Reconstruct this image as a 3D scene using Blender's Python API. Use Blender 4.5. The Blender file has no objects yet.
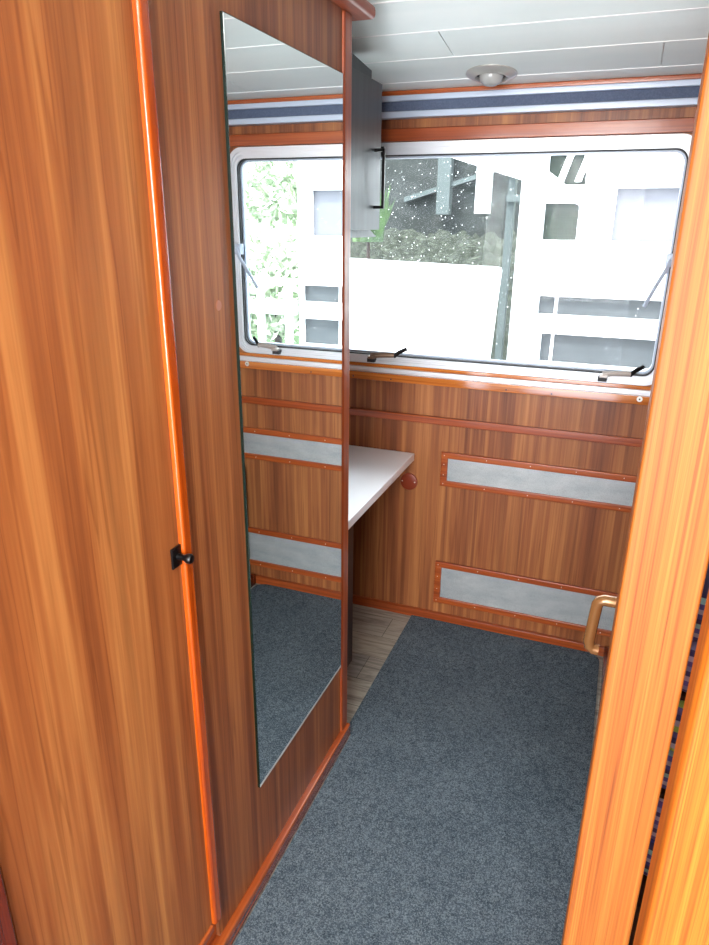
import bpy, bmesh, math, random
from mathutils import Vector, Matrix
random.seed(7)
C = bpy.context.scene
col = C.collection
H = 1.6                                     # camera height above the cabin sole

# ------------------------------------------------------------------ camera
F = 683.8826
vY = Vector((281.5, -247.5, F)).normalized()
vZ = -Vector((-19.5, 1867.5, F)).normalized()
vX = vY.cross(vZ).normalized()
Rm = Matrix((vX, vY, vZ))                   # image axes -> room axes
cd = bpy.data.cameras.new('camera'); cam = bpy.data.objects.new('camera', cd); col.objects.link(cam)
r_, u_, b_ = Rm.col[0], -Rm.col[1], -Rm.col[2]
cam.matrix_world = Matrix(((r_[0], u_[0], b_[0], 0), (r_[1], u_[1], b_[1], 0), (r_[2], u_[2], b_[2], H), (0, 0, 0, 1)))
cd.sensor_fit = 'VERTICAL'; cd.sensor_height = 24; cd.sensor_width = 24; cd.lens = 24 * F / 945
cd.clip_start = 0.02; cd.clip_end = 200
C.camera = cam

# ------------------------------------------------------------------ sky, sun, lights, exposure
w = bpy.data.worlds.new('sky'); C.world = w; w.use_nodes = True
nt = w.node_tree; bg = nt.nodes['Background']
tc = nt.nodes.new('ShaderNodeTexCoord'); nz = nt.nodes.new('ShaderNodeTexNoise'); rp = nt.nodes.new('ShaderNodeValToRGB')
nz.inputs['Scale'].default_value = 2.2; nz.inputs['Detail'].default_value = 4
rp.color_ramp.elements[0].position = .3; rp.color_ramp.elements[0].color = (.74, .84, 1, 1)
rp.color_ramp.elements[1].position = .7; rp.color_ramp.elements[1].color = (1, 1, 1, 1)
nt.links.new(tc.outputs['Generated'], nz.inputs['Vector']); nt.links.new(nz.outputs['Fac'], rp.inputs['Fac']); nt.links.new(rp.outputs['Color'], bg.inputs['Color'])
bg.inputs['Strength'].default_value = 4.4

def area(name, loc, rot, sx, sy, power, color=(1, 1, 1), portal=False):
    l = bpy.data.lights.new(name, 'AREA'); l.shape = 'RECTANGLE'; l.size = sx; l.size_y = sy; l.energy = power; l.color = color
    if portal: l.cycles.is_portal = True
    o = bpy.data.objects.new(name, l); o.location = loc; o.rotation_euler = rot; col.objects.link(o); return o
area('window_portal', (-.6, 2.56, H - .13), (math.radians(-90), 0, 0), 1.5, .72, 1, portal=True)
area('skylight', (-.05, -.02, 2.19), (math.radians(0), 0, 0), .5, .5, 8.5, (1, .97, .93))
area('rear_fill_light', (-.2, -1.42, H - .05), (math.radians(106), 0, math.radians(4)), 1.0, 1.2, 50, (1, .98, .95))  # unseen fill lamp added behind the camera, acting as daylight
sl = bpy.data.lights.new('sun', 'SUN'); sl.energy = 4.0; sl.angle = math.radians(8); sl.color = (1, .97, .92)
so = bpy.data.objects.new('sun', sl); so.rotation_euler = (math.radians(38), 0, math.radians(-25)); col.objects.link(so)
C.view_settings.view_transform = 'Standard'; C.view_settings.look = 'None'
C.view_settings.exposure = 1.0; C.view_settings.gamma = 1

# ------------------------------------------------------------------ materials
def srgb(r, g, b):
    f = lambda c: (c / 255 / 12.92) if c <= 10.3 else ((c / 255 + .055) / 1.055) ** 2.4
    return (f(r), f(g), f(b), 1)
def base(name, color=(.8, .8, .8, 1), rough=.5, metal=0., spec=.5, coat=0., coat_rough=.1):
    m = bpy.data.materials.new(name); m.use_nodes = True
    p = m.node_tree.nodes['Principled BSDF']
    p.inputs['Base Color'].default_value = color; p.inputs['Roughness'].default_value = rough
    p.inputs['Metallic'].default_value = metal; p.inputs['Specular IOR Level'].default_value = spec
    p.inputs['Coat Weight'].default_value = coat; p.inputs['Coat Roughness'].default_value = coat_rough
    return m
def N(m, t): return m.node_tree.nodes.new(t)
def L(m, a, b): m.node_tree.links.new(a, b)
def noise(m, scale3, detail=3, rough=.55, dist=0.0, loc=(0, 0, 0)):
    tc = N(m, 'ShaderNodeTexCoord'); mp = N(m, 'ShaderNodeMapping'); n = N(m, 'ShaderNodeTexNoise')
    mp.inputs['Scale'].default_value = scale3; mp.inputs['Location'].default_value = loc
    n.inputs['Scale'].default_value = 1; n.inputs['Detail'].default_value = detail; n.inputs['Roughness'].default_value = rough
    n.inputs['Distortion'].default_value = dist
    L(m, tc.outputs['Object'], mp.inputs['Vector']); L(m, mp.outputs['Vector'], n.inputs['Vector'])
    return n.outputs['Fac']
def ramp(m, fac, stops):
    r = N(m, 'ShaderNodeValToRGB'); e = r.color_ramp.elements
    while len(e) < len(stops): e.new(.5)
    for i, (p, c) in enumerate(stops): e[i].position = p; e[i].color = c
    L(m, fac, r.inputs['Fac']); return r.outputs['Color']
def mixc(m, fac, a, b, mode='MIX'):
    x = N(m, 'ShaderNodeMix'); x.data_type = 'RGBA'; x.blend_type = mode
    if isinstance(fac, float): x.inputs[0].default_value = fac
    else: L(m, fac, x.inputs[0])
    for s, v in ((x.inputs[6], a), (x.inputs[7], b)):
        if isinstance(v, tuple): s.default_value = v
        else: L(m, v, s)
    return x.outputs[2]
def pb(m): return m.node_tree.nodes['Principled BSDF']
def bump(m, fac, strength, dist):
    b = N(m, 'ShaderNodeBump'); b.inputs['Strength'].default_value = strength; b.inputs['Distance'].default_value = dist
    L(m, fac, b.inputs['Height']); L(m, b.outputs['Normal'], pb(m).inputs['Normal'])

def wood(name, dark, mid, light, grain=(1, 1, .05), s=1.0, rough=.35, coat=.3, fine=.35, spec=.5):
    """grain: direction scale, small along the grain"""
    m = base(name, rough=rough, coat=coat, coat_rough=.12, spec=spec)
    def sc3(f, along): return tuple(f * s * g if g > .2 else along for g in grain)
    a = noise(m, sc3(11, .35), 3, .5, .25)
    b = noise(m, sc3(48, .8), 3, .6, .15, (3, 5, 1))
    c = noise(m, sc3(210, 5), 2, .6, 0, (1, 2, 3))
    l = noise(m, sc3(30, .55), 2, .5, .5, (7, 2, 9))
    ca = ramp(m, a, [(.30, dark), (.5, mid), (.70, light)])
    cb = ramp(m, b, [(.32, dark), (.5, mid), (.66, light)])
    x = mixc(m, .55, ca, cb)
    cc = ramp(m, c, [(.3, (.55, .5, .48, 1)), (.55, (1, 1, 1, 1))])
    x = mixc(m, fine, x, cc, 'MULTIPLY')
    ln = ramp(m, l, [(.455, (1, 1, 1, 1)), (.485, (.70, .62, .58, 1)), (.50, (1, 1, 1, 1))])
    x = mixc(m, .8, x, ln, 'MULTIPLY')
    L(m, x, pb(m).inputs['Base Color'])
    return m

W_d, W_m, W_l = srgb(100, 53, 32), srgb(141, 82, 47), srgb(184, 122, 70)
M = {}
M['laminate'] = wood('mahogany_laminate', W_d, W_m, W_l, (1, 1, .05), 1.0, .42, .06, spec=.35)
M['laminate_door'] = wood('mahogany_laminate_door', srgb(120, 65, 35), srgb(162, 96, 50), srgb(202, 140, 78), (1, 1, .06), .7, .45, .04, spec=.3)
RD, RM, RL = srgb(120, 50, 20), srgb(158, 72, 28), srgb(184, 98, 42)
M['trim_v'] = wood('varnished_trim_upright', RD, RM, RL, (1, 1, .05), 1.3, .35, .2)
M['trim_x'] = wood('varnished_trim_lengthwise', RD, RM, RL, (.04, 1, 1), 1.3, .3, .3)
M['trim_y'] = wood('varnished_trim_depthwise', RD, RM, RL, (1, .04, 1), 1.3, .2, .7)
M['sill'] = wood('varnished_sill', srgb(165, 85, 30), srgb(195, 110, 42), srgb(215, 135, 62), (.04, 1, 1), 1.3, .12, 1.0)
M['edge'] = wood('orange_edge', srgb(158, 62, 10), srgb(186, 80, 16), srgb(212, 108, 34), (1, 1, .05), 1.3, .25, .5)
M['post'] = wood('orange_post_wood', srgb(130, 66, 20), srgb(150, 83, 28), srgb(170, 105, 42), (1, .3, .045), 3.6, .5, .0, .8, .25)
M['post_b'] = wood('amber_jamb_wood', srgb(140, 66, 14), srgb(160, 84, 20), srgb(184, 114, 38), (1, .3, .045), 3.6, .5, .0, .8, .25)
M['cornice'] = wood('cornice_wood', srgb(120, 50, 28), srgb(150, 70, 40), srgb(180, 92, 52), (1, .04, 1), 1.3, .45, .08)
M['dark_red'] = wood('dark_red_wood', srgb(78, 24, 8), srgb(108, 36, 12), srgb(130, 50, 18), (1, 1, .05), 1.3, .25, .5)
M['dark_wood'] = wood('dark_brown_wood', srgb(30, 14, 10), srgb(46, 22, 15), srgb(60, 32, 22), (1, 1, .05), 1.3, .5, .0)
M['disc'] = base('brown_cap', srgb(128, 52, 30), .3, coat=.4)
M['tan'] = base('tan_lacquer', srgb(160, 112, 66), .25, metal=.35, coat=.5)
M['black'] = base('black_metal', srgb(16, 15, 17), .3, metal=.3)
M['rubber'] = base('black_rubber', srgb(22, 23, 27), .55)
M['alu'] = base('brushed_aluminium', srgb(222, 226, 232), .35, metal=.3)
M['white_alu'] = base('pale_anodised', srgb(182, 194, 212), .35, metal=.1)
M['latch'] = base('bronze_latch', srgb(130, 104, 86), .35, metal=.6)
M['latch_pale'] = base('pale_latch', srgb(186, 178, 172), .35, metal=.3)
M['screw'] = base('steel_screw', srgb(225, 222, 212), .3, metal=.4)
M['chrome'] = base('satin_chrome', srgb(206, 203, 198), .3, metal=.7)
M['lens'] = base('frosted_lens', srgb(176, 178, 176), .2, coat=.3)
M['counter'] = base('white_worktop', srgb(240, 242, 246), .3, coat=.2)
M['gap'] = base('recess_shade', srgb(26, 12, 8), .8)  # near-black colour stands for shade inside gaps and recesses
M['spot'] = base('pale_tan', srgb(178, 118, 92), .35)

m = base('grey_cupboard', rough=.4, coat=.05); g = noise(m, (60, 60, 3), 3)
L(m, ramp(m, g, [(.3, srgb(38, 44, 49)), (.7, srgb(54, 61, 66))]), pb(m).inputs['Base Color']); M['grey'] = m
m = base('navy_fabric', rough=.75); g = noise(m, (260, 260, 260), 2)
L(m, ramp(m, g, [(.3, srgb(66, 78, 102)), (.7, srgb(86, 98, 122))]), pb(m).inputs['Base Color']); M['navy'] = m
# perforated grille sheet
m = base('perforated_metal', rough=.42, metal=.35)
tcn = N(m, 'ShaderNodeTexCoord'); vo = N(m, 'ShaderNodeTexVoronoi'); vo.inputs['Scale'].default_value = 330; vo.inputs['Randomness'].default_value = .15
L(m, tcn.outputs['Object'], vo.inputs['Vector'])
g2 = noise(m, (9, 9, 22), 4)
x = mixc(m, 1.0, ramp(m, vo.outputs['Distance'], [(.18, srgb(96, 98, 98)), (.40, srgb(190, 194, 194))]), ramp(m, g2, [(.3, (.72, .75, .78, 1)), (.7, (1, 1, 1, 1))]), 'MULTIPLY')
L(m, x, pb(m).inputs['Base Color']); M['grille'] = m
# ceiling planks
m = base('pale_green_planks', rough=.42, coat=.08, coat_rough=.2, spec=.35); g = noise(m, (1.5, 8, 8), 2)
L(m, ramp(m, g, [(.3, srgb(226, 238, 236)), (.7, srgb(236, 244, 242))]), pb(m).inputs['Base Color']); M['ceil'] = m
M['ceil_gap'] = base('white_groove', srgb(250, 252, 252), .4)
# carpet
m = base('blue_grey_carpet', rough=.95, spec=.1)
a = noise(m, (280, 280, 280), 3, .9); b = noise(m, (60, 60, 60), 3, .7); c = noise(m, (5, 5, 5), 3, .5)
x = ramp(m, a, [(.38, srgb(34, 44, 50)), (.5, srgb(76, 90, 98)), (.6, srgb(146, 158, 162))])
x = mixc(m, .35, x, ramp(m, b, [(.35, srgb(52, 62, 76)), (.65, srgb(108, 120, 134))]))
x = mixc(m, .8, x, ramp(m, c, [(.35, (.78, .8, .82, 1)), (.65, (1, 1, 1, 1))]), 'MULTIPLY')
L(m, x, pb(m).inputs['Base Color']); bump(m, a, .6, .004); M['carpet'] = m
# vinyl plank sole
m = base('grey_oak_vinyl', rough=.38, coat=.15)
tcn = N(m, 'ShaderNodeTexCoord'); br = N(m, 'ShaderNodeTexBrick')
br.inputs['Scale'].default_value = 1; br.inputs['Brick Width'].default_value = 1.1; br.inputs['Row Height'].default_value = .145
br.inputs['Mortar Size'].default_value = .0010; br.inputs['Color1'].default_value = srgb(172, 166, 152); br.inputs['Color2'].default_value = srgb(148, 147, 142); br.inputs['Mortar'].default_value = srgb(52, 48, 44)
mp = N(m, 'ShaderNodeMapping'); mp.inputs['Location'].default_value = (.2, .03, 0)
L(m, tcn.outputs['Object'], mp.inputs['Vector']); L(m, mp.outputs['Vector'], br.inputs['Vector'])
g = noise(m, (3, 34, 1), 5, .7, 1.2); k = noise(m, (9, 16, 1), 2, .5, 0, (4, 1, 0))
x = mixc(m, .85, br.outputs['Color'], ramp(m, g, [(.36, (.36, .35, .35, 1)), (.56, (1, 1, 1, 1))]), 'MULTIPLY')
x = mixc(m, .9, x, ramp(m, k, [(.2, (.35, .32, .3, 1)), (.3, (1, 1, 1, 1))]), 'MULTIPLY')
L(m, x, pb(m).inputs['Base Color']); M['vinyl'] = m
# mirror
M['mirror'] = base('silvered_glass', (.86, .90, .90, 1), .0, metal=1)
M['mirror_edge'] = base('green_glass_edge', srgb(3, 30, 25), .2, coat=.2)
M['mirror_bevel'] = base('bevel_glint_white', (.86, .92, .9, 1), .25, coat=1)  # white colour stands for light glinting in the lower bevel
# window glass, slightly dirty
m = bpy.data.materials.new('window_glass'); m.use_nodes = True; n = m.node_tree; n.nodes.clear()
out = n.nodes.new('ShaderNodeOutputMaterial'); tr = n.nodes.new('ShaderNodeBsdfTransparent'); gl = n.nodes.new('ShaderNodeBsdfGlossy'); fr = n.nodes.new('ShaderNodeFresnel')
mx = n.nodes.new('ShaderNodeMixShader'); df = n.nodes.new('ShaderNodeBsdfTranslucent'); mx2 = n.nodes.new('ShaderNodeMixShader')
tr.inputs['Color'].default_value = (.95, .98, .97, 1); gl.inputs['Roughness'].default_value = .0; fr.inputs['IOR'].default_value = 1.12
df.inputs['Color'].default_value = (.9, .95, .98, 1)
n.links.new(fr.outputs[0], mx.inputs[0]); n.links.new(tr.outputs[0], mx.inputs[1]); n.links.new(gl.outputs[0], mx.inputs[2])
dn = noise(m, (14, 14, 40), 4); dr = n.nodes.new('ShaderNodeMapRange'); dr.inputs[1].default_value = .35; dr.inputs[2].default_value = .75; dr.inputs[3].default_value = .004; dr.inputs[4].default_value = .022
n.links.new(dn, dr.inputs[0]); n.links.new(dr.outputs[0], mx2.inputs[0])
n.links.new(mx.outputs[0], mx2.inputs[1]); n.links.new(df.outputs[0], mx2.inputs[2]); n.links.new(mx2.outputs[0], out.inputs[0]); M['glass'] = m
m = bpy.data.materials.new('rain_drop'); m.use_nodes = True; n = m.node_tree; n.nodes.clear()
out = n.nodes.new('ShaderNodeOutputMaterial'); df = n.nodes.new('ShaderNodeBsdfTranslucent'); df.inputs[0].default_value = (1, 1, 1, 1); n.links.new(df.outputs[0], out.inputs[0]); M['drop'] = m
# outdoors
M['boat_white'] = base('white_gelcoat', srgb(244, 246, 248), .3, coat=.4)
M['boat_grey'] = base('grey_window_panel', (.05, .056, .062, 1), .5, spec=.3)
M['boat_lilac'] = base('lilac_grey_blind', (.13, .13, .155, 1), .5)
M['tinted'] = base('dark_green_pane', (.012, .02, .013, 1), .6, spec=.2)
M['tyre'] = base('grey_rubber_pad', srgb(62, 66, 70), .7)
m = base('shaded_cladding', rough=.8); g = noise(m, (12, 12, .6), 4)
L(m, ramp(m, g, [(.3, (.006, .009, .008, 1)), (.7, (.016, .020, .018, 1))]), pb(m).inputs['Base Color']); M['clad'] = m  # very dark colour stands for shade under the boathouse overhang
M['timber'] = base('weathered_timber', (.055, .07, .07, 1), .7)
m = base('rough_bank', rough=.9); g = noise(m, (14, 14, 40), 6, .8)
L(m, ramp(m, g, [(.38, (.008, .010, .006, 1)), (.55, (.026, .032, .02, 1)), (.70, (.16, .17, .14, 1))]), pb(m).inputs['Base Color']); M['bank'] = m
m = base('foliage', rough=.6); g = noise(m, (5, 5, 5), 3)
L(m, ramp(m, g, [(.3, (.012, .035, .008, 1)), (.7, (.07, .14, .035, 1))]), pb(m).inputs['Base Color']); M['leaf'] = m
m = base('pale_foliage', rough=.6); g = noise(m, (5, 5, 5), 3)
L(m, ramp(m, g, [(.3, (.34, .44, .26, 1)), (.7, (.8, .85, .7, 1))]), pb(m).inputs['Base Color']); M['leaf_pale'] = m
m = base('canal_water', srgb(70, 80, 76), .12); g = noise(m, (6, 14, 1), 3); bump(m, g, .3, .05); M['water'] = m
M['grass'] = base('grass_bank', srgb(70, 96, 48), .9)
def stripes(name, cs, scale):
    m = base(name, rough=.85); tcn = N(m, 'ShaderNodeTexCoord'); sp = N(m, 'ShaderNodeSeparateXYZ'); mt = N(m, 'ShaderNodeMath'); mt.operation = 'MULTIPLY'; mt.inputs[1].default_value = scale
    fr = N(m, 'ShaderNodeMath'); fr.operation = 'FRACT'
    L(m, tcn.outputs['Object'], sp.inputs[0]); L(m, sp.outputs['Z'], mt.inputs[0]); L(m, mt.outputs[0], fr.inputs[0])
    k = len(cs); c = ramp(m, fr.outputs[0], [(i / k, cs[i]) for i in range(k)])
    m.node_tree.nodes[-1]
    for nd in m.node_tree.nodes:
        if nd.type == 'VALTORGB': nd.color_ramp.interpolation = 'CONSTANT'
    L(m, c, pb(m).inputs['Base Color']); return m
M['stripe_a'] = stripes('striped_blue_cloth', [srgb(70, 84, 170), srgb(176, 190, 226), srgb(92, 100, 190), srgb(150, 214, 232), srgb(60, 66, 120)], 26)
M['stripe_b'] = stripes('striped_violet_cloth', [srgb(104, 98, 190), srgb(188, 190, 228), srgb(70, 74, 140), srgb(140, 150, 214)], 30)
M['stripe_c'] = stripes('striped_green_cloth', [srgb(96, 104, 180), srgb(160, 214, 120), srgb(180, 200, 230), srgb(60, 70, 130)], 24)

# ------------------------------------------------------------------ mesh helpers
class MB:
    def __init__(s): s.bm = bmesh.new()
    def _tag(s, faces, mi, smooth):
        for f in faces:
            f.material_index = mi; f.smooth = smooth
    def box(s, x0, x1, y0, y1, z0, z1, bev=0., seg=2, mi=0):
        t = bmesh.new(); bmesh.ops.create_cube(t, size=1)
        for v in t.verts: v.co = Vector((x0 + (v.co.x + .5) * (x1 - x0), y0 + (v.co.y + .5) * (y1 - y0), z0 + (v.co.z + .5) * (z1 - z0)))
        if bev: bmesh.ops.bevel(t, geom=list(t.edges), offset=bev, segments=seg, profile=.5, affect='EDGES')
        s._merge(t, mi, bool(bev)); return s
    def _merge(s, t, mi, smooth):
        mp = {v: s.bm.verts.new(v.co) for v in t.verts}
        for f in t.faces:
            try: nf = s.bm.faces.new([mp[v] for v in f.verts]); nf.material_index = mi; nf.smooth = smooth
            except ValueError: pass
        t.free()
    def cyl(s, p0, p1, r0, r1=None, n=24, mi=0, smooth=True, bev=0):
        r1 = r0 if r1 is None else r1
        p0, p1 = Vector(p0), Vector(p1); d = (p1 - p0); q = d.to_track_quat('Z', 'Y')
        t = bmesh.new(); bmesh.ops.create_cone(t, cap_ends=True, segments=n, radius1=r0, radius2=r1, depth=d.length)
        if bev: bmesh.ops.bevel(t, geom=[e for e in t.edges if len(e.link_faces) == 2 and any(len(f.verts) > 4 for f in e.link_faces)], offset=bev, segments=2, affect='EDGES')
        for v in t.verts: v.co = q @ v.co + (p0 + p1) / 2
        s._merge(t, mi, smooth); return s
    def sphere(s, c, r, sc=(1, 1, 1), n=12, mi=0):
        t = bmesh.new(); bmesh.ops.create_uvsphere(t, u_segments=n, v_segments=max(4, n // 2), radius=r)
        for v in t.verts: v.co = Vector((v.co.x * sc[0], v.co.y * sc[1], v.co.z * sc[2])) + Vector(c)
        s._merge(t, mi, True); return s
    def tube(s, pts, r, n=12, mi=0, flat=1.0):
        pts = [Vector(p) for p in pts]; rings = []
        up = Vector((0, 1, 0))
        for i, p in enumerate(pts):
            d = (pts[min(i + 1, len(pts) - 1)] - pts[max(i - 1, 0)]).normalized()
            a = up - d * up.dot(d)
            if a.length < 1e-4: a = Vector((1, 0, 0))
            a.normalize(); b = d.cross(a)
            rings.append([s.bm.verts.new(p + a * math.cos(2 * math.pi * k / n) * r * flat + b * math.sin(2 * math.pi * k / n) * r) for k in range(n)])
        for i in range(len(rings) - 1):
            for k in range(n):
                f = s.bm.faces.new([rings[i][k], rings[i][(k + 1) % n], rings[i + 1][(k + 1) % n], rings[i + 1][k]]); f.smooth = True; f.material_index = mi
        for rg in (rings[0][::-1], rings[-1]):
            f = s.bm.faces.new(rg); f.material_index = mi
        return s
    def prism(s, poly, axis, a0, a1, mi=0, bev=0):
        """poly in the two other axes (cyclic order), extruded along axis"""
        def mk(p, a):
            return {'x': (a, p[0], p[1]), 'y': (p[0], a, p[1]), 'z': (p[0], p[1], a)}[axis]
        t = bmesh.new(); A = [t.verts.new(mk(p, a0)) for p in poly]; B = [t.verts.new(mk(p, a1)) for p in poly]
        t.faces.new(A[::-1]); t.faces.new(B)
        k = len(poly)
        for i in range(k): t.faces.new([A[i], A[(i + 1) % k], B[(i + 1) % k], B[i]])
        bmesh.ops.recalc_face_normals(t, faces=t.faces)
        if bev: bmesh.ops.bevel(t, geom=list(t.edges), offset=bev, segments=2, profile=.5, affect='EDGES')
        s._merge(t, mi, bool(bev)); return s
    def lathe(s, c, axis, prof, n=40, mi=0):
        """prof: (radius, offset along axis)"""
        q = Vector(axis).to_track_quat('Z', 'Y'); c = Vector(c); rings = []
        for r, h in prof:
            rings.append([s.bm.verts.new(c + q @ Vector((r * math.cos(2 * math.pi * k / n), r * math.sin(2 * math.pi * k / n), h))) for k in range(n)])
        for i in range(len(rings) - 1):
            for k in range(n):
                f = s.bm.faces.new([rings[i][k], rings[i][(k + 1) % n], rings[i + 1][(k + 1) % n], rings[i + 1][k]]); f.smooth = True; f.material_index = mi
        f = s.bm.faces.new(rings[-1]); f.material_index = mi
        f = s.bm.faces.new(rings[0][::-1]); f.material_index = mi
        return s
    def rring(s, o, ro, i, ri, y0, y1, seg=8, mi=0):
        """rounded rectangular ring in the XZ plane; o/i = (x0,x1,z0,z1)"""
        def loop(q, r, y):
            x0, x1, z0, z1 = q; pts = []
            for cx, cz, a0 in ((x1 - r, z1 - r, 0), (x0 + r, z1 - r, 90), (x0 + r, z0 + r, 180), (x1 - r, z0 + r, 270)):
                for k in range(seg + 1):
                    a = math.radians(a0 + 90 * k / seg); pts.append(s.bm.verts.new((cx + r * math.cos(a), y, cz + r * math.sin(a))))
            return pts
        a, b, c, d = loop(o, ro, y0), loop(i, ri, y0), loop(i, ri, y1), loop(o, ro, y1)
        n = len(a)
        for p, q in ((a, b), (b, c), (c, d), (d, a)):
            for k in range(n):
                f = s.bm.faces.new([p[k], p[(k + 1) % n], q[(k + 1) % n], q[k]]); f.material_index = mi
        return s
    def build(s, name, mats, parent=None, **props):
        bmesh.ops.recalc_face_normals(s.bm, faces=s.bm.faces)
        me = bpy.data.meshes.new(name)
        if parent is not None:
            p = Vector((0, 0, 0)); q = parent
            while q: p += q.location; q = q.parent
            for v in s.bm.verts: v.co -= p
        s.bm.to_mesh(me); s.bm.free()
        for mm in (mats if isinstance(mats, (list, tuple)) else [mats]): me.materials.append(mm)
        o = bpy.data.objects.new(name, me); col.objects.link(o)
        if parent is not None: o.parent = parent
        for k, v in props.items(): o[k] = v
        if any(f.use_smooth for f in me.polygons):
            me.set_sharp_from_angle(angle=math.radians(50))
            wn = o.modifiers.new('weighted_normals', 'WEIGHTED_NORMAL'); wn.keep_sharp = True
        return o
def thing(name, loc, label, category, **kw):
    o = bpy.data.objects.new(name, None); o.empty_display_size = .05; o.location = loc; col.objects.link(o)
    o['label'] = label; o['category'] = category
    for k, v in kw.items(): o[k] = v
    return o
def tree_copy(o, parent=None):
    c = o.copy(); col.objects.link(c); c.parent = parent
    for ch in [k for k in bpy.data.objects if k.parent == o]: tree_copy(ch, c)
    return c
S = dict(kind='structure')

# ================================================================== STRUCTURE
YB = 2.507                                   # back wall face
WX0, WX1, WZ0, WZ1 = -1.40, .150, H - .515, H + .261     # window frame outline
MB().box(-2.2, .95, -1.5, 2.56, -.04, 0).build('floor', M['vinyl'], label='grey oak plank vinyl cabin sole beside the carpet', category='floor', **S)

def cz(y): return H + .415 + (2.507 - max(y, 1.0)) * .128     # underside of the sloping ceiling
c = MB()
c.prism([(-1.5, cz(0) + .012), (1.0, cz(1.0) + .012), (2.56, cz(2.56) + .012), (2.56, cz(2.56) + .05), (1.0, cz(1.0) + .05), (-1.5, cz(0) + .05)], 'x', -2.2, .95, mi=1)
for i in range(21):
    yy = 2.41 - .19 * i
    if yy > 1.01: c.prism([(yy - .0026, cz(yy - .0026) - .0012), (yy + .0026, cz(yy + .0026) - .0012), (yy + .0026, cz(yy) + .006), (yy - .0026, cz(yy) + .006)], 'x', -2.2, .95, mi=1)
ys = [2.56] + [2.41 - .19 * i for i in range(21)]
for i in range(len(ys) - 1):
    y1, y0 = ys[i] - .0022, ys[i + 1] + .0022
    cuts = {1: [-.0, ], 2: [-.555], 0: []}.get(i, [(-.9 + .37 * i) % 1.6 - 1.0])
    if i == 1: cuts = [.006]
    xs = [-2.2] + cuts + [.95]
    for k in range(len(xs) - 1):
        a, b = xs[k] + .0012, xs[k + 1] - .0012
        c.prism([(y0, cz(y0)), (y1, cz(y1)), (y1, cz(y1) + .014), (y0, cz(y0) + .014)], 'x', a, b, mi=0)
c.build('ceiling', [M['ceil'], M['ceil_gap']], label='pale green white ceiling of long planks sloping down to the window', category='ceiling', **S)

b = MB()
hx0, hx1, hz0, hz1 = WX0 + .012, WX1 - .010, WZ0 + .012, WZ1 - .012
b.box(-2.2, hx0, YB, YB + .05, 0, H + .5); b.box(hx1, .95, YB, YB + .05, 0, H + .5)
b.box(hx0, hx1, YB, YB + .05, 0, hz0); b.box(hx0, hx1, YB, YB + .05, hz1, H + .5)
# little corner fillets so the rounded frame has wood behind it
for sx, X in ((1, hx0), (-1, hx1)):
    for sz, Z in ((1, hz0), (-1, hz1)):
        b.prism([(X, Z), (X + sx * .016, Z), (X, Z + sz * .016)], 'y', YB, YB + .05)
b.build('wall_back', M['laminate'], label='mahogany laminate cabin side wall under and around the window', category='wall', **S)
MB().box(.95, 1.0, -1.5, 2.56, 0, H + .7).build('wall_right', M['laminate'], label='mahogany laminate wall beyond the bunk', category='wall', **S)
MB().box(-2.25, -2.2, -1.5, 2.56, 0, H + .7).build('wall_left', M['laminate'], label='mahogany laminate wall behind the wardrobe', category='wall', **S)
MB().box(-2.2, -.75, -1.55, -1.5, 0, H + .7).box(.35, .95, -1.55, -1.5, 0, H + .7).box(-.75, .35, -1.55, -1.5, H + .55, H + .7).build('wall_rear', M['laminate'], label='wall behind the photographer with the companionway opening', category='wall', **S)

MB().box(-2.2, .95, 2.478, YB, H + .402, H + .417, .003).build('trim_1', M['trim_x'], label='thin varnished moulding between ceiling and roller blind', category='trim', **S)
MB().box(-2.2, .95, 2.484, YB, H + .263, H + .303, .0025).build('trim_2', M['trim_x'], label='varnished batten above the window frame', category='trim', **S)
MB().box(-2.2, .95, 2.470, YB, H - .576, H - .547, .002).box(-2.2, .95, 2.494, YB, H - .529, H - .516, .0015).build('trim_3', M['sill'], label='varnished window sill with a pale glossy top', category='trim', **S)
MB().box(-2.2, .95, 2.484, YB, H - .547, H - .529, .0015).build('trim_7', M['alu'], label='pale aluminium channel lying along the window sill', category='trim', **S)
MB().box(-2.2, .95, 2.490, YB, H - .732, H - .703, .002).build('trim_4', M['trim_x'], label='long varnished rail half way between sill and upper grille', category='trim', **S)
MB().box(-2.2, .95, 2.488, YB, 0, .038, .002).build('baseboard_back', M['trim_x'], label='low varnished skirting at the foot of the window wall', category='skirting', **S)

# screws in the sill and rail
sc = thing('sill_screw', (.090, 2.468, H - .556), 'bright round screw head at the right end of the window sill', 'screw')
MB().cyl((.090, 2.470, H - .556), (.090, 2.466, H - .556), .0095, bev=.0015).build('screw_head', M['screw'], sc)
MB().cyl((.090, 2.4662, H - .556), (.090, 2.4655, H - .556), .0028).build('screw_slot', M['black'], sc)
for i, sx in enumerate((-.955, -.80, -.36, -.20)):
    o = MB().cyl((sx, 2.4705, H - .566), (sx, 2.4685, H - .566), .003, n=10).build('sill_plug', M['dark_wood'], label='tiny dark plug in the window sill front, %s' % ('directly right of the wardrobe corner', 'above the worktop near the left stay', 'above the middle of the upper grille', 'left of the right stay')[i], category='plug', group='plugs in the sill front')

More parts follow.
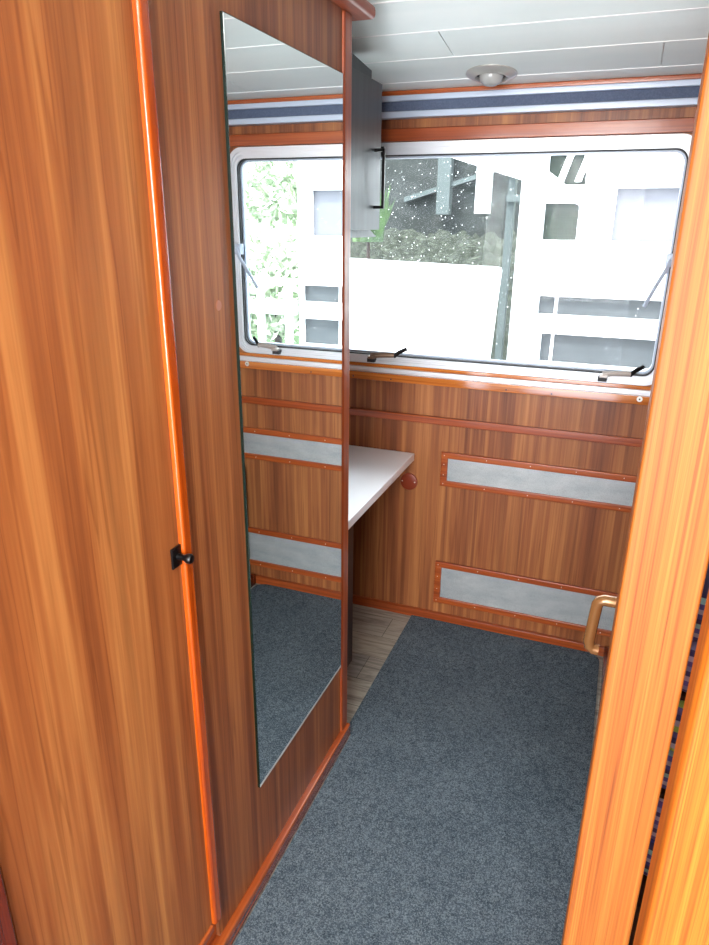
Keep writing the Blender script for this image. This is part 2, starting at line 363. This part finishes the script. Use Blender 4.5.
# ---------------------------------------------------------------- window
win = thing('window_1', (-.63, YB, H - .13), 'wide aluminium framed boat window with rounded corners and rain drops', 'window', **S)
f = MB()
f.rring((WX0, WX1, WZ0, WZ1), .055, (WX0 + .016, WX1 - .012, WZ0 + .012, WZ1 - .016), .045, 2.497, 2.520)
f.rring((WX0 + .014, WX1 - .010, WZ0 + .010, WZ1 - .014), .046, (WX0 + .026, WX1 - .017, WZ0 + .019, WZ1 - .026), .042, 2.503, 2.55)
f.rring((WX0 + .024, WX1 - 0.014, WZ0 + .017, WZ1 - .024), .044, (WX0 + .036, WX1 - 0.026, WZ0 + .028, WZ1 - .038), .038, 2.508, 2.55)
fr = f.build('window_frame', M['alu'], win)
MB().rring((WX0 + .034, WX1 - 0.024, WZ0 + .026, WZ1 - .036), .04, (WX0 + .040, WX1 - 0.030, WZ0 + .033, WZ1 - .042), .036, 2.516, 2.548).build('window_seal', M['rubber'], win)
# outward hung sash
MB().rring((WX0 + .040, WX1 - 0.030, WZ0 + .033, WZ1 - .042), .036, (WX0 + .046, WX1 - 0.036, WZ0 + .040, WZ1 - .048), .032, 2.534, 2.552).build('sash', M['white_alu'], win)
MB().box(WX0 + .045, WX1 - 0.035, 2.541, 2.546, WZ0 + .039, WZ1 - .047).build('pane', M['glass'], win)
d = MB()
for k in range(700):
    x = random.uniform(WX0 + .06, WX1 - .06) if k % 3 else random.uniform(-.86, -.45); z = WZ0 + .06 + (WZ1 - WZ0 - .12) * random.random() ** (.9 if k % 2 else .6)
    r = random.choice((.0006, .0008, .0010, .0013, .0018)) * random.uniform(.8, 1.15)
    d.sphere((x, 2.5475, z), r, (1, .5, 1.25), 6)
d.build('rain_drops', M['drop'], win, kind='stuff')
# stay arms on the frame
def stay(x, body, tip):
    s = MB().box(x - .018, x + .012, 2.478, 2.508, WZ0 + .006, WZ0 + .022, .002)
    s.build('stay_block', M['rubber'], win)
    MB().box(x - .014, x + .014, 2.472, 2.500, WZ0 + .020, WZ0 + .030, .002).build('stay_foot', body, win)
    MB().tube([(x - .005, 2.484, WZ0 + .031), (x + .040, 2.490, WZ0 + .035), (x + .085, 2.50, WZ0 + .036)], .0095, 8, flat=.8).build('stay_arm', body, win)
    MB().tube([(x + .083, 2.50, WZ0 + .030), (x + .100, 2.512, WZ0 + .046), (x + .125, 2.532, WZ0 + .058)], .0075, 8, flat=.7).build('stay_clip', tip, win)
stay(-.885, M['latch'], M['black']); stay(-.035, M['latch_pale'], M['black'])
MB().box(.104, .134, 2.476, 2.508, H - .125, H - .085, .003).build('side_stay_block', M['white_alu'], win)
MB().tube([(.119, 2.470, H - .10), (.108, 2.476, H - .135), (.085, 2.50, H - .19), (.062, 2.53, H - .255)], .0065, 10).build('side_stay_arm', M['white_alu'], win)
MB().box(-.868, -.858, 2.49, 2.51, WZ1 - .040, WZ1 - .012, .001).build('catch', M['rubber'], win)

# ---------------------------------------------------------------- roller blind cassette
bl = thing('roller_blind', (-.6, 2.48, H + .337), 'silver blind cassette with a navy band under the ceiling moulding', 'blind')
MB().box(-2.19, .60, 2.470, YB, H + .384, H + .402, .003).build('top_rail', M['white_alu'], bl)
MB().box(-2.19, .60, 2.478, YB, H + .353, H + .384, .001).build('navy_band', M['navy'], bl)
MB().box(-2.19, .60, 2.466, YB, H + .333, H + .353, .003).build('bottom_rail', M['white_alu'], bl)

# ---------------------------------------------------------------- ventilation grilles
def grille(z0, z1, zi0, zi1, label, x0=-.592, x1=.50, xi=-.565):
    g = thing('vent_grille', ((x0 + x1) / 2, YB, z0), label, 'vent', group='long grilles in the window wall')
    f = MB().box(x0, x1, 2.493, YB, zi1, z1, .003).box(x0, x1, 2.493, YB, z0, zi0, .003)
    f.box(x0, xi, 2.493, YB, zi0 - .002, zi1 + .002, .003).box(x1 - .027, x1, 2.493, YB, zi0 - .002, zi1 + .002, .003)
    f.build('grille_frame', M['trim_x'], g)
    MB().box(xi - .003, x1 - .024, 2.502, YB, zi0 - .003, zi1 + .003).build('perforated_sheet', M['grille'], g, label='silver perforated metal sheet')
    for i in range(5):
        for zz in ((z1 + zi1) / 2, (z0 + zi0) / 2):
            x = x0 + .013 + i * .165
            MB().cyl((x, 2.4935, zz), (x, 2.4920, zz), .0018, n=8).build('screw', M['screw'], g)
    for zz in ((z0 * .65 + z1 * .35), (z0 * .35 + z1 * .65)):
        MB().cyl((x0 + .013, 2.4935, zz), (x0 + .013, 2.4920, zz), .0018, n=8).build('screw', M['screw'], g)
grille(H - .983, H - .841, H - .959, H - .866, 'upper long perforated grille in a varnished wooden frame beside the worktop corner')
grille(H - 1.511, H - 1.319, H - 1.485, H - 1.344, 'lower long perforated grille in a varnished wooden frame just above the carpet')
dc = thing('round_cover', (-.722, YB, H - .987), 'round brown cover disc on the wall just below the worktop corner', 'cover')
MB().lathe((-.722, YB, H - .987), (0, -1, 0), [(.036, 0), (.036, .006), (.033, .009), (.010, .010)]).build('disc', M['disc'], dc)
for sx in (-1, 1): MB().cyl((-.722 + sx * .026, 2.4985, H - .985), (-.722 + sx * .026, 2.496, H - .985), .0025, n=8).build('screw', M['screw'], dc)

# ---------------------------------------------------------------- carpet
cp = MB()
pts = [(-.655, -1.45), (.092, -1.45), (.092, 2.43)]
for k in range(1, 7):
    a = math.radians(90 * k / 6); pts.append((.092 - .05 + .05 * math.cos(a), 2.435 + .05 * math.sin(a)))
pts += [(-.680, 2.485), (-.680, 1.712), (-.655, 1.712)]
cp.prism(pts, 'z', 0.0005, .009)
cp.build('carpet', M['carpet'], label='blue grey carpet runner fitted between wardrobe and bunk', category='carpet')

# ================================================================== WARDROBE
XW = -.675
wd = thing('wardrobe', (-.95, 1.08, 0), 'tall mahogany laminate wardrobe with a plain hinged door at left', 'wardrobe')
MB().box(-1.25, -.696, .22, 1.697, .002, H + .445).build('carcass', M['gap'], wd)
MB().box(-.695, XW, .9285, 1.656, .04, H + .446, .001).build('front_panel', M['laminate'], wd)
MB().box(-.706, -.668, 1.655, 1.703, .04, H + .446, .006, 3).build('corner_post', M['trim_v'], wd)
MB().box(-1.25, -.706, 1.697, 1.703, .003, H + .446).build('end_panel', M['dark_wood'], wd)
MB().box(-.696, -.682, .40, .928, .04, .14, .001).build('lower_rail', M['trim_y'], wd)
MB().box(-.690, -.657, .2, 1.703, .009, .056, .004).build('plinth', M['trim_y'], wd)
MB().box(-.696, -.664, .22, .455, .056, H + .446, .004).build('stile', M['dark_red'], wd, label='dark red upright stile')
MB().box(-1.25, -.632, .2, 1.765, H + .446, H + .474, .010, 3).build('cornice', M['cornice'], wd)
MB().box(-1.25, -.71, .2, 1.69, H + .474, H + .515).build('filler', M['laminate'], wd)
dr = MB().box(-.694, -.672, .460, .900, .135, H + .444, .001).build('door', M['laminate_door'], wd)
MB().box(-.694, -.661, .899, .9245, .130, H + .444, .006, 3).build('edge_strip', M['edge'], dr, label='glossy orange edge strip')
MB().box(-.694, -.665, .460, .898, .118, .136, .004).build('bottom_strip', M['trim_y'], dr)
kb = MB().box(-.6725, -.668, .873, .902, H - .570, H - .532, .0008).build('knob_plate', M['black'], dr)
MB().lathe((-.668, .889, H - .551), (1, 0, 0), [(.006, 0), (.0052, .012), (.0075, .016), (.0092, .020), (.0092, .025), (.0075, .028), (.002, .029)], 24).build('knob', M['black'], kb)
MB().cyl((XW - .001, 1.076, H - .142), (XW + .0015, 1.076, H - .142), .009, bev=.0008).build('pale_spot', M['spot'], wd, label='small pale round spot beside the mirror')  # thin pale disc set on the front panel

# ---------------------------------------------------------------- mirror
mr = thing('wall_mirror', (XW, 1.387, H - 1.29), 'tall frameless mirror with a bright lower edge on the wardrobe front', 'mirror')
a0, a1, z0, z1 = 1.129, 1.6465, H - 1.2905, H + .3185
bv = .0045
MB().box(-.6748, -.6690, a0, a1, z0, z1).build('glass_edge', M['mirror_edge'], mr, label='dark green glass edge')
MB().prism([(-.6690, z0), (-.6690, z0 + .009), (-.6684, z0 + .009), (-.6688, z0)], 'y', a0 + .001, a1 - .001).build('bevel', M['mirror_bevel'], mr, label='lower bevel with a painted white glint')
MB().box(-.6690, -.6684, a0 + .001, a1 - .002, z0 + .009, z1 - .0015).build('silvered_face', M['mirror'], mr)

# ================================================================== KITCHEN SIDE
wt = MB().prism([(-1.9, 1.712), (-.702, 1.712), (-.702, 2.50), (-1.9, 2.50)], 'z', H - .893, H - .862, bev=.003).build('worktop', M['counter'], label='plain white worktop running into the window wall behind the wardrobe', category='worktop')
kc = thing('base_cupboard', (-1.2, 1.88, 0), 'dark cupboard under the white worktop beside the wardrobe end', 'cupboard')
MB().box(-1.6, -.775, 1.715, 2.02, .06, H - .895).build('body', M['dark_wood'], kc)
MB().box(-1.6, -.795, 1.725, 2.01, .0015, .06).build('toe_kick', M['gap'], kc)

uc = thing('wall_cupboard', (-.95, 2.0, H - .045), 'dark grey wall cupboard with a black bar handle hanging beside the window', 'cupboard')
MB().prism([(1.715, H - .045), (2.255, H - .045), (2.185, H - .02), (2.185, H + .424), (1.715, H + .468)], 'x', -1.15, -.795).build('body', M['grey'], uc)
dd = MB().box(-.795, -.777, 1.715, 2.232, H - .022, H + .395, .0015).build('door', M['grey'], uc)
hd = MB().box(-.752, -.743, 2.170, 2.179, H + .040, H + .212, .0015)
hd.box(-.779, -.745, 2.170, 2.179, H + .203, H + .212, .001).box(-.779, -.745, 2.170, 2.179, H + .040, H + .049, .001)
hd.build('handle', M['black'], dd)

# ---------------------------------------------------------------- ceiling lamp
ly, lx = 2.375, -.474
n_ = Vector((0, -.128, -1)).normalized(); lc = Vector((lx, ly, cz(ly)))
lt = thing('ceiling_downlight', lc, 'round chrome downlight with a pale lens in the ceiling near the window', 'lamp')
MB().lathe(lc, n_, [(.078, -.002), (.078, .003), (.074, .006), (.056, .014), (.050, .015), (.047, .010), (.047, .002)]).build('chrome_ring', M['chrome'], lt)
MB().lathe(lc, n_, [(.0468, .0005), (.0468, .004), (.038, .006)]).build('inner_ring', M['rubber'], lt)
MB().lathe(lc, n_, [(.036, .002), (.036, .012), (.032, .024), (.020, .032), (.006, .035)]).build('lens', M['lens'], lt)

# ================================================================== RIGHT SIDE
MB().box(.0258, .0810, .500, .532, 0, 2.205, .0025, 3).build('trim_5', M['post'], label='broad orange varnished door post at right, floor to ceiling', category='post', **S)
MB().box(.0832, .34, .462, .502, 0, 2.205, .007, 3).build('trim_6', M['post_b'], label='outer orange varnished door jamb at the lower right corner', category='post', **S)
dl = thing('door_1', (.097, 1.12, 0), 'narrow inner door standing open behind the orange post', 'door', **S)
MB().box(.082, .112, .76, 1.46, .02, 1.98, .003).build('door_panel', M['trim_v'], dl)
hp = [(.083, 1.425, H - .762), (.062, 1.425, H - .762), (.046, 1.425, H - .762), (.036, 1.425, H - .765), (.0315, 1.425, H - .775), (.0295, 1.425, H - .80), (.027, 1.425, H - .84), (.0255, 1.425, H - .868), (.028, 1.425, H - .882), (.036, 1.425, H - .889), (.048, 1.425, H - .890)]
hp = [(a, b, c - .012) for a, b, c in hp]
MB().tube(hp, .0125, 14, flat=1.1).build('door_handle', M['tan'], dl, label='tan lacquered return handle')

bk = thing('bunk_base', (.5, 1.7, 0), 'dark brown bunk base along the right wall behind the posts', 'bunk')
MB().box(.136, .93, .90, 2.485, .05, H - 1.02, .003).build('box', M['dark_wood'], bk)
MB().box(.104, .93, .90, 2.485, .0015, .05, .002).build('toe_board', M['dark_red'], bk)
mats = ['stripe_a', 'stripe_b', 'stripe_a', 'stripe_c', 'stripe_b', 'stripe_a', 'stripe_b']
z = H - 1.019; k = 0
first = None
for i in range(6):
    hh = [.075, .09, .08, .095, .085, .08][i]
    o = MB().box(.140, .60, .95 + .004 * (i % 3), 1.35, z, z + hh, .02, 3)
    o = o.build('folded_blanket', M[mats[i]], label=['lowest folded striped blanket, lying directly on the bunk behind the door post', 'second folded striped blanket up, violet, under the lower dark gap', 'third folded striped blanket up, just above the lower dark gap', 'folded blanket with green stripes just under the upper dark gap', 'violet striped blanket just above the upper dark gap', 'topmost folded striped blanket of the stack on the bunk'][i], category='blanket', group='folded blankets stacked on the bunk')
    z += hh + (.012 if i in (1, 3) else .001)
    if i in (1, 3):
        MB().box(.14, .60, .96, 1.35, z - .0115, z - .0005, .003).build('gap_shade_slab', M['gap'], label='%s dark slab painted as shade in the gap between striped blankets' % ('lower' if i == 1 else 'upper'), category='shade slab', group='dark shade slabs between blankets')  # dark slab stands for the shade in the gap between blankets

# ================================================================== OUTSIDE
MB().box(-30, 30, 2.9, 7.9, -.62, -.60).build('water', M['water'], kind='structure', label='canal water outside the window', category='water')
MB().box(-30, 30, 7.9, 40, -.62, -.1).build('ground', M['grass'], kind='structure', label='green bank beyond the boats', category='ground')

nb = thing('moored_cruiser', (.2, 5.6, -.6), 'white moored boat with grey side windows filling the right of the view', 'boat')
MB().box(-.745, -.602, 4.98, 5.12, -.55, H + 1.3, .02).build('wheelhouse_post', M['boat_white'], nb)
h_ = MB()
# cabin wall at y = 5, pierced by window openings
def pierced(mb, X0, X1, Z0, Z1, holes, y0, y1):
    xs = sorted({X0, X1, *[h[0] for h in holes], *[h[1] for h in holes]}); zs = sorted({Z0, Z1, *[h[2] for h in holes], *[h[3] for h in holes]})
    for a in range(len(xs) - 1):
        for c in range(len(zs) - 1):
            mx_, mz_ = (xs[a] + xs[a + 1]) / 2, (zs[c] + zs[c + 1]) / 2
            if not any(h[0] < mx_ < h[1] and h[2] < mz_ < h[3] for h in holes): mb.box(xs[a], xs[a + 1], y0, y1, zs[c], zs[c + 1])
holes = [(-.58, -.36, H - .10, H + .13), (-.56, 1.03, H - .59, H - .465), (-.52, 1.03, H - .92, H - .72), (-.14, .95, H - .10, H + .22), (-.58, -.34, H + .24, H + .44)]
pierced(h_, -.60, 1.06, -.5, H + .9, holes, 5.0, 5.05)
h_.box(-.60, 1.06, 6.6, 6.65, -.5, H + .9)
h_.box(-.75, 1.07, 4.95, 6.8, H + .9, H + .96, .02)
h_.build('cabin_side', M['boat_white'], nb)
MB().box(-.60, -.34, 5.06, 5.09, H - .12, H + .15).build('wheelhouse_pane', M['tinted'], nb, label='dark green side pane')
MB().box(-.60, -.32, 5.06, 5.09, H + .22, H + .46).build('upper_pane', M['tinted'], nb, label='dark green upper pane')
MB().prism([(-.60, H + .23), (-.33, H + .10), (-.33, H + .13 + .02), (-.60, H + .34)], 'y', 4.995, 5.055).build('slanting_rail', M['boat_white'], nb)
for dx in (0, .11):
    MB().prism([(-.52 + dx, H + .26), (-.48 + dx, H + .26), (-.42 + dx, H + .45), (-.46 + dx, H + .45)], 'y', 5.01, 5.055).build('brace', M['boat_white'], nb)
MB().box(-.16, .97, 5.06, 5.09, H - .12, H + .24).build('cabin_blind', M['boat_lilac'], nb, label='pale lilac window')
MB().box(-.58, 1.05, 5.055, 5.09, H - .61, H - .45).build('upper_strip_window', M['boat_grey'], nb)
MB().box(-.54, 1.05, 5.055, 5.09, H - .94, H - .70).build('lower_strip_window', M['boat_grey'], nb)
for x in (-.455, .72): MB().box(x, x + .02, 5.045, 5.058, H - .94, H - .46).build('window_bar', M['boat_white'], nb)
MB().prism([(-.62, -.58), (1.05, -.58), (1.06, .25), (-.66, .25)], 'y', 5.10, 6.9, bev=.03).build('hull', M['boat_white'], nb)

bw = thing('moored_barge', (-2.2, 5.2, -.6), 'big white hull lying across the lower left of the window view', 'boat')
hb = MB()
hb.prism([(-4.6, -.55), (-.90, -.55), (-.80, H - .275), (-2.6, H - .225), (-4.6, H - .20)], 'y', 4.5, 4.85, bev=.02)
hb.build('hull', M['boat_white'], bw)
rb = MB().box(-4.6, -.86, 4.46, 4.52, H - 1.0, H - .97, .008)
rb.build('rubbing_strake', M['white_alu'], bw)

bh = thing('boathouse', (-2.6, 9.6, -.1), 'dark grey green boathouse behind the white hull', 'building')
MB().box(-5.6, -1.2, 9.0, 11.5, -.1, H + 1.5).build('wall', M['clad'], bh)
MB().prism([(-2.76, H + .24), (-1.6, H + .58), (-1.6, H + .63), (-2.76, H + .30)], 'y', 8.85, 9.01).build('brace', M['timber'], bh)
MB().box(-2.33, -2.17, 8.80, 8.95, H + .1, H + 1.6).build('post', M['timber'], bh)
MB().box(-5.8, -1.1, 8.6, 11.8, H + 1.5, H + 1.66, .02).build('roof', M['timber'], bh)
jf = thing('jetty_frame', (-1.17, 7.25, -.6), 'pale timber jetty frame with a white hanging board beyond the hull', 'jetty')
MB().box(-1.20, -1.13, 7.2, 7.3, -.6, H + 1.0, .004).build('post', M['timber'], jf)
MB().prism([(-1.80, H + .61), (-1.0, H + .37), (-1.0, H + .92), (-1.80, H + .92)], 'y', 7.14, 7.2).build('cross_beam', M['boat_white'], jf)
MB().box(-1.49, -1.34, 7.08, 7.14, H + .09, H + .80, .004).build('hanging_board', M['boat_white'], jf)
MB().box(-1.20, -1.0, 7.14, 7.2, H + .2, H + .26).box(-1.06, -1.0, 7.14, 7.2, -.6, H + .9).build('side_post', M['timber'], jf)

# rough bank with stones and dry grass
bnk = MB(); 
nx, nyy = 90, 14
grid = [[bnk.bm.verts.new((-5.6 + 5.0 * i / nx, 7.95 + .6 * j / nyy, H - .72 + .60 * j / nyy + random.uniform(-.05, .06))) for j in range(nyy + 1)] for i in range(nx + 1)]
for i in range(nx):
    for j in range(nyy): bnk.bm.faces.new([grid[i][j], grid[i + 1][j], grid[i + 1][j + 1], grid[i][j + 1]])
for i in range(nx):   # front skirt down to the bank
    a, b2 = grid[i][0], grid[i + 1][0]
    bnk.bm.faces.new([a, b2, bnk.bm.verts.new((b2.co.x, 7.92, -.1)), bnk.bm.verts.new((a.co.x, 7.92, -.1))])
bnk.build('stony_bank', M['bank'], kind='stuff', label='rough stony bank with dry grass below the boathouse', category='bank')

def bush(name, c, rad, n, label, cat, leaf=.07, blade=False, mat='leaf'):
    root = thing(name, (c[0], c[1], -.1), label, cat)
    q = MB(); st = MB()
    for k in range(n):
        if blade:
            p = Vector((c[0] + random.gauss(0, rad[0] * .5), c[1] + random.gauss(0, rad[1] * .5), c[2] - rad[2]))
            t = p + Vector((random.gauss(0, .09), random.gauss(0, .1), random.uniform(1.0, 2.0) * rad[2])); w_ = Vector((.018, .006, 0))
            v = [q.bm.verts.new(x) for x in (p - w_, p + w_, (p + t) / 2 + w_ * 1.3, t, (p + t) / 2 - w_ * 1.3)]
            q.bm.faces.new(v); continue
        while True:
            u = Vector((random.uniform(-1, 1), random.uniform(-1, 1), random.uniform(-1, 1)))
            if u.length < 1: break
        p = Vector((c[0] + u.x * rad[0], c[1] + u.y * rad[1], c[2] + u.z * rad[2]))
        a = Vector((random.gauss(0, 1), random.gauss(0, 1), random.gauss(0, 1))).normalized(); b3 = a.orthogonal().normalized()
        q.bm.faces.new([q.bm.verts.new(p + a * leaf), q.bm.verts.new(p + b3 * leaf * .5), q.bm.verts.new(p - a * leaf), q.bm.verts.new(p - b3 * leaf * .5)])
    st.cyl((c[0], c[1], -.12), (c[0], c[1], c[2]), .06 if not blade else .02, .02, 8)
    q.build('foliage', M[mat], root); st.build('trunk' if not blade else 'stem', M['dark_wood'], root)
bush('reed_clump', (-2.70, 7.4, H + .1), (.10, .1, .30), 200, 'bright green reeds at the left edge of the window view', 'reeds', blade=True)
bush('tree', (2.9, 9.0, H + .5), (1.3, 1.0, 1.4), 2600, 'green tree seen only in the mirror beyond the cruiser', 'tree', .11, mat='leaf_pale')
bush('tree', (.6, 13.0, H + 1.4), (2.6, 1.2, 2.0), 5000, 'distant tree behind the white cruiser', 'tree', .16, mat='leaf_pale')
bush('shrub', (2.6, 7.6, H - .7), (.8, .5, .7), 1800, 'low shrub by the water reflected low in the mirror', 'shrub', .08, mat='leaf_pale')
# pontoon rail beside the cruiser, seen in the mirror
pr = thing('pontoon_rail', (1.5, 5.0, -.6), 'white pontoon railing to the right of the cruiser', 'railing')
for x in (1.13, 1.38): MB().box(x, x + .05, 4.98, 5.03, -.6, H - .42, .005).build('upright', M['boat_white'], pr)
MB().box(1.09, 2.3, 4.97, 5.04, H - .70, H - .60, .006).box(1.09, 2.3, 4.97, 5.04, H - .46, H - .42, .006).build('rail', M['boat_white'], pr)
